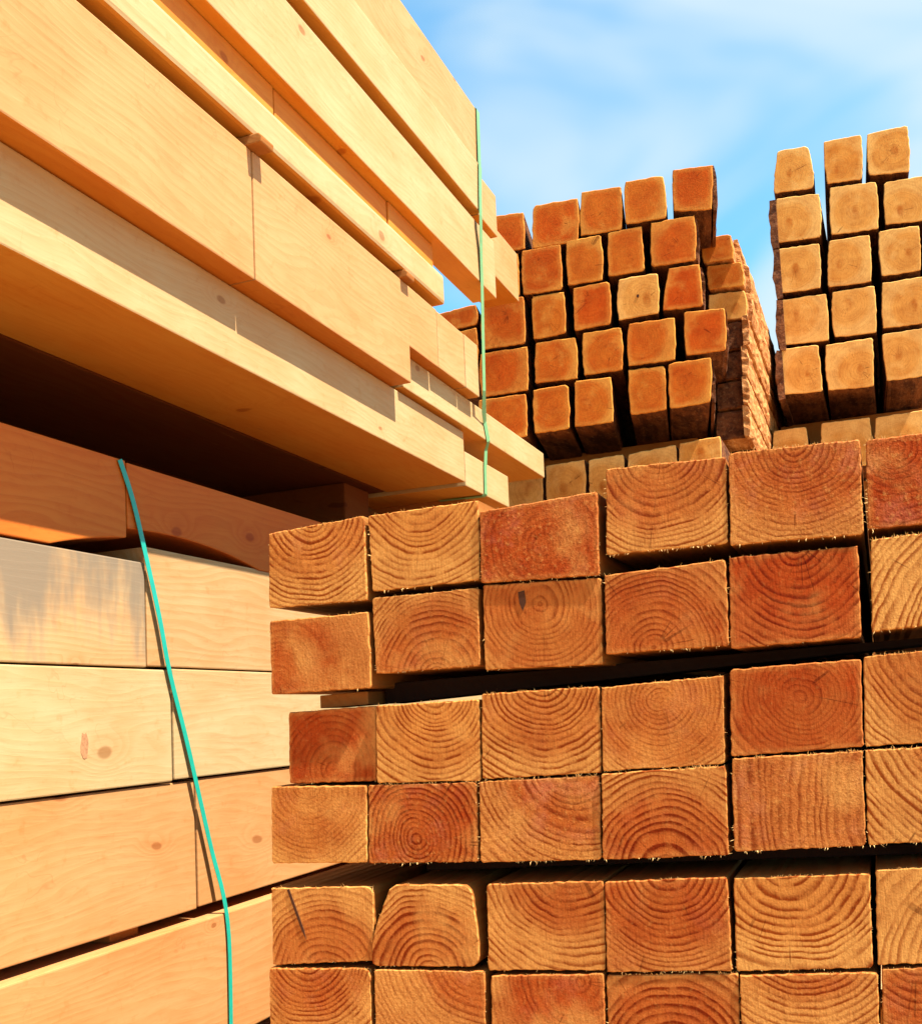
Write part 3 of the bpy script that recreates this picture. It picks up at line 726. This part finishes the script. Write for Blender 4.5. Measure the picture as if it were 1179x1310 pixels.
ORD = ['first', 'second', 'third', 'fourth', 'fifth']
MROW = ['top row', 'second row', 'third row', 'fourth row', 'lowest row']
MLEAN = -.165
mid_right = []
MID_TINT = [[.80, .75, .55, .45, .80], [.85, .85, .42, .50, .75], [.80, .35, .90, -1, 1.0], [.75, .55, .50, .60, .85], [.60, .50, .45, .40, .60]]
for r, row in enumerate(MID):
    for c, q in enumerate(row):
        rng = random.Random(400+r*10+c)
        t = MID_TINT[r][c]
        odd = t < 0
        end = M_END_RIGHT if odd else M_END_MID
        look = 'palest tan squared log end with a dark centre dot' if odd else ('dark red orange squared log end' if t > .72 else 'golden orange squared log end' if t < .48 else 'orange squared log end')
        lab = look if odd else look+', %s from left in %s of middle stack' % (ORD[c], MROW[r])
        if odd: lab += ', third row of the middle stack'
        b = waney(q, 4.6+rng.uniform(-.002, .002), 7.4, rng, end, M_BARKD_SHADE, (max(t, .1), .45, .22, .3), lab, 'squared log ends of the middle stack', lean=MLEAN+rng.uniform(-.004, .004), flare=.1)
        if c == len(row)-1: mid_right.append((b, q))
        if odd:
            k = solid('pith', [(.006*math.cos(a*.785), .008*math.sin(a*.785)) for a in range(8)], 'y', -.002, .004, M_CRACK, bevel=0); k.parent = b
for b, q in mid_right:
    xs = [p[0] for p in q]; zs = [p[1] for p in q]
    bark_strip(b, max(xs)-.004, min(zs)+.004, max(zs)-.016, 4.612, 7.3, 1, M_BARKD_SHADE, random.Random(int(zs[0]*1000)), thick=.018, lean=MLEAN+.008, power=.5)
for i, q in enumerate(MID_LEFT):
    rng = random.Random(500+i)
    waney(q, 4.6, 7.4, rng, M_END_MID, M_BARKD_SHADE, (.8, .4, .22, .3), lean=MLEAN, label=['thin top plank end seen through the slot left of the green strap', 'orange log end under the thin plank, mostly hidden by the upper pile'][i], group='squared log ends of the middle stack')
for i, q in enumerate(MID_LOW):
    rng = random.Random(520+i)
    waney(q, 4.66+rng.uniform(-.002, .002), 7.3, rng, M_END_RIGHT, M_BARKD_SHADE, (.35+.12*(i % 3), .4, .22, .3),
          'half hidden tan beam end, %s from the left in the row below the middle stack' % (['first', 'second', 'third', 'fourth', 'fifth', 'last'][i]), 'row of beam ends below the middle stack')
for k, yy in enumerate((5.15, 6.4)):
    tag(box('bearer', -1.9, -.75, yy, yy+.12, 1.19, 1.30, M_ROUGH, bevel=.004), 'dark cross bearer carrying the middle stack, %s' % ('front one' if k == 0 else 'rear one'), 'bearer', 'bearers under the middle stack')
for i, q in enumerate(BACK):
    rng = random.Random(560+i)
    b = waney(q, 5.0+rng.uniform(-.005, .005)+(.02*i if i < 3 else .05), 9.2, rng, M_END_MID if i < 2 else M_END_RIGHT if i < 3 else M_BARKD_SHADE, M_BARK, (.5 if i < 2 else .4, .4, .22, .4),  # dark ends from the fourth log down paint the middle stack's shade
              ['topmost small orange log end peeping out behind the middle stack', 'small orange log end second from the top behind the middle stack', 'pale orange log end third from the top behind the middle stack',
               'bark covered log fourth from the top of the rear stack', 'bark covered log fifth from the top of the rear stack', 'bark covered log sixth from the top of the rear stack', 'lowest visible bark covered log of the rear stack'][i],
              'bark covered logs of the rear stack', lo=.004, hi=.015)
    xs = [p[0] for p in q]; zs = [p[1] for p in q]
    bark_strip(b, max(xs), min(zs)-.004, max(zs)+.004, 5.10 if i < 3 else 5.0, 9.15, 1, M_BARK, rng, thick=.026, ny=60)
RT = [[.35, .70, .45], [.3, .38, .25], [.35, .45, .4, .4], [.3, .2, .42], [.3, .32, .34]]
for r, row in enumerate(RIGHT):
    for c, q in enumerate(row):
        rng = random.Random(600+r*10+c)
        lab = '%s log end with dark heart, %s from left in %s of right stack' % ('dark orange' if RT[r][c] > .6 else 'tan', ORD[c], MROW[r])
        if (r, c) == (0, 0): lab = 'pointed tan log end with cut corners, top left of the right stack'
        b = waney(q, 6.0+rng.uniform(-.002, .002), 9.2, rng, M_END_RIGHT, M_BARKD_SHADE, (RT[r][c], .45, .2, .25), lab, 'squared log ends of the right stack', flare=.0 if r == 0 else .42, lean=-.03 if r == 0 else 0)
        if c == 0 and r > 0:
            xs = [p[0] for p in q]; zs = [p[1] for p in q]
            bark_strip(b, min(xs)+.006, min(zs)-.02, max(zs)-.005, 5.99, 9.15, -1, M_BARKD_SHADE, rng, thick=.042, ny=50)
for i, q in enumerate(RIGHT_LOW):
    rng = random.Random(680+i)
    waney(q, 6.06+rng.uniform(-.002, .002), 9.2, rng, M_END_RIGHT, M_BARKD_SHADE, (.3, .4, .2, .25), 'half hidden tan log end, %s from the left in the row below the right stack' % ORD[i], 'row of log ends below the right stack', pith=(.5, .35), flare=.2)
for k, yy in enumerate((6.6, 8.1)):
    tag(box('bearer', -.46, .58, yy, yy+.12, 1.52, 1.66, M_ROUGH, bevel=.004), 'dark cross bearer carrying the right stack, %s' % ('front one' if k == 0 else 'rear one'), 'bearer', 'bearers under the right stack')

# crib blocks that carry the far stacks, hidden behind the near one
def crib(x0, x1, ys, z1, lab):
    for yy in ys:
        n = int((z1+.84)/.24); h = (z1+.84)/n
        for k in range(n):
            tag(box('crib_block', x0, x1, yy, yy+.2, -.84+h*k+.001, -.84+h*(k+1)-.001, M_ROUGH, bevel=.004, colour=(.5, .5, 0, 0)), 'rough crib block under the %s, hidden behind the near stack' % lab, 'crib block', 'crib blocks under the '+lab)
crib(-1.80, -.62, (4.9, 6.7), min(p[1] for q in MID_LOW for p in q)-.004, 'middle stack')
crib(-.40, .28, (6.4, 8.2), min(p[1] for q in RIGHT_LOW for p in q)-.004, 'right stack')
crib(-.60, -.50, (5.3, 8.6), min(p[1] for q in BACK for p in q)-.006, 'rear stack')

# ---------------------------------------------------------------- ground
g = NT('yard_gravel')
oc = g.node('ShaderNodeTexCoord').outputs['Object']
n1, _ = g.noise(oc, 1.3, 4, .6); n2, _ = g.noise(oc, 60, 4, .7)
g.put(g.bsdf.inputs['Base Color'], g.mix(g.ramp(n1, .35, .65), g.mix(n2, rgb(.34, .19, .08), rgb(.48, .30, .14)), g.mix(n2, rgb(.24, .13, .055), rgb(.38, .22, .095))))
g.bsdf.inputs['Roughness'].default_value = .95
g.bump(n2, .6, .01)
bm = bmesh.new(); bmesh.ops.create_grid(bm, x_segments=8, y_segments=8, size=600)
me = bpy.data.meshes.new('ground'); bm.to_mesh(me); bm.free(); me.materials.append(g.m)
gr = link(bpy.data.objects.new('ground', me)); gr.location = (0, 0, -.84); gr['kind'] = 'structure'
for x0, x1, yy in ((-2.7, -1.63, .3), (-2.7, -1.63, 3.4)):
    tag(box('bearer', x0, x1, yy, yy+.12, -.84, -.796, M_ROUGH, bevel=.004), 'square bearer on the ground under the lower left pile', 'bearer', 'ground bearers')
for yy in (1.8, 3.6):
    tag(box('bearer', -.94, .13, yy, yy+.12, -.84, -.487, M_ROUGH, bevel=.004), 'square bearer on the ground under the near stack', 'bearer', 'ground bearers')

# ---------------------------------------------------------------- light, sky
S = Vector(SUN).normalized()
sun = bpy.data.lights.new('sun', 'SUN'); sun.energy = SUN_E; sun.angle = math.radians(.5); sun.color = SUN_C
so = link(bpy.data.objects.new('sun', sun)); so.rotation_euler = S.to_track_quat('Z', 'Y').to_euler()
W = bpy.data.worlds.new('World'); SC.world = W; W.use_nodes = True
nt = W.node_tree; N = nt.nodes; Lk = nt.links
bg = N['Background']; bg.inputs['Strength'].default_value = SKY_S
sky = N.new('ShaderNodeTexSky'); sky.sky_type = 'NISHITA'; sky.sun_disc = False
sky.sun_elevation = math.asin(S.z); sky.sun_rotation = math.atan2(S.x, S.y)
sky.air_density = 1.0; sky.dust_density = 1.0; sky.ozone_density = 2.0
tc = N.new('ShaderNodeTexCoord')
def wn(kind, **k):
    x = N.new(kind)
    for a, b in k.items(): setattr(x, a, b)
    return x
mp = wn('ShaderNodeMapping'); mp.inputs['Rotation'].default_value = CLOUD_ROT; mp.inputs['Scale'].default_value = CLOUD_SC; mp.inputs['Location'].default_value = CLOUD_LOC
Lk.new(tc.outputs['Generated'], mp.inputs[0])
c1 = wn('ShaderNodeTexNoise'); c1.inputs['Scale'].default_value = CLOUD_F; c1.inputs['Detail'].default_value = 4; c1.inputs['Roughness'].default_value = .52; c1.inputs['Distortion'].default_value = .6
Lk.new(mp.outputs[0], c1.inputs['Vector'])
mr = wn('ShaderNodeMapRange', interpolation_type='SMOOTHSTEP'); mr.inputs[1].default_value = CLOUD_LO; mr.inputs[2].default_value = CLOUD_HI; mr.inputs[3].default_value = CLOUD_MIN; mr.inputs[4].default_value = CLOUD_MAX
Lk.new(c1.outputs['Fac'], mr.inputs[0])
tintn = wn('ShaderNodeMix', data_type='RGBA', blend_type='MULTIPLY'); tintn.inputs[0].default_value = 1; tintn.inputs[7].default_value = SKY_TINT
Lk.new(sky.outputs[0], tintn.inputs[6])
mx = wn('ShaderNodeMix', data_type='RGBA'); Lk.new(mr.outputs[0], mx.inputs[0]); Lk.new(tintn.outputs[2], mx.inputs[6]); mx.inputs[7].default_value = CLOUD_COL
Lk.new(mx.outputs[2], bg.inputs[0])

# ---------------------------------------------------------------- camera
cam = bpy.data.cameras.new('camera'); co = link(bpy.data.objects.new('camera', cam))
cam.sensor_fit = 'HORIZONTAL'; cam.sensor_width = 36; cam.lens = 1345/1179*36; cam.shift_y = 150/1179
cam.clip_start = .02; cam.clip_end = 3000
yaw, pit, rol = (math.radians(v) for v in (21.6, 4.6, -2.5))
cy, sy = math.cos(yaw), math.sin(yaw)
fw = Vector((-sy*math.cos(pit), cy*math.cos(pit), math.sin(pit))); r0 = Vector((cy, sy, 0)); u0 = r0.cross(fw)
rt = r0*math.cos(rol)+u0*math.sin(rol); up = -r0*math.sin(rol)+u0*math.cos(rol)
co.matrix_world = Matrix(((rt.x, up.x, -fw.x, 0), (rt.y, up.y, -fw.y, 0), (rt.z, up.z, -fw.z, 0), (0, 0, 0, 1)))
SC.camera = co
SC.view_settings.view_transform = 'Standard'; SC.view_settings.look = 'None'; SC.view_settings.exposure = EXPO; SC.view_settings.gamma = 1
SC.cycles.max_bounces = 8; SC.cycles.diffuse_bounces = 5
SC.cycles.use_denoising = True
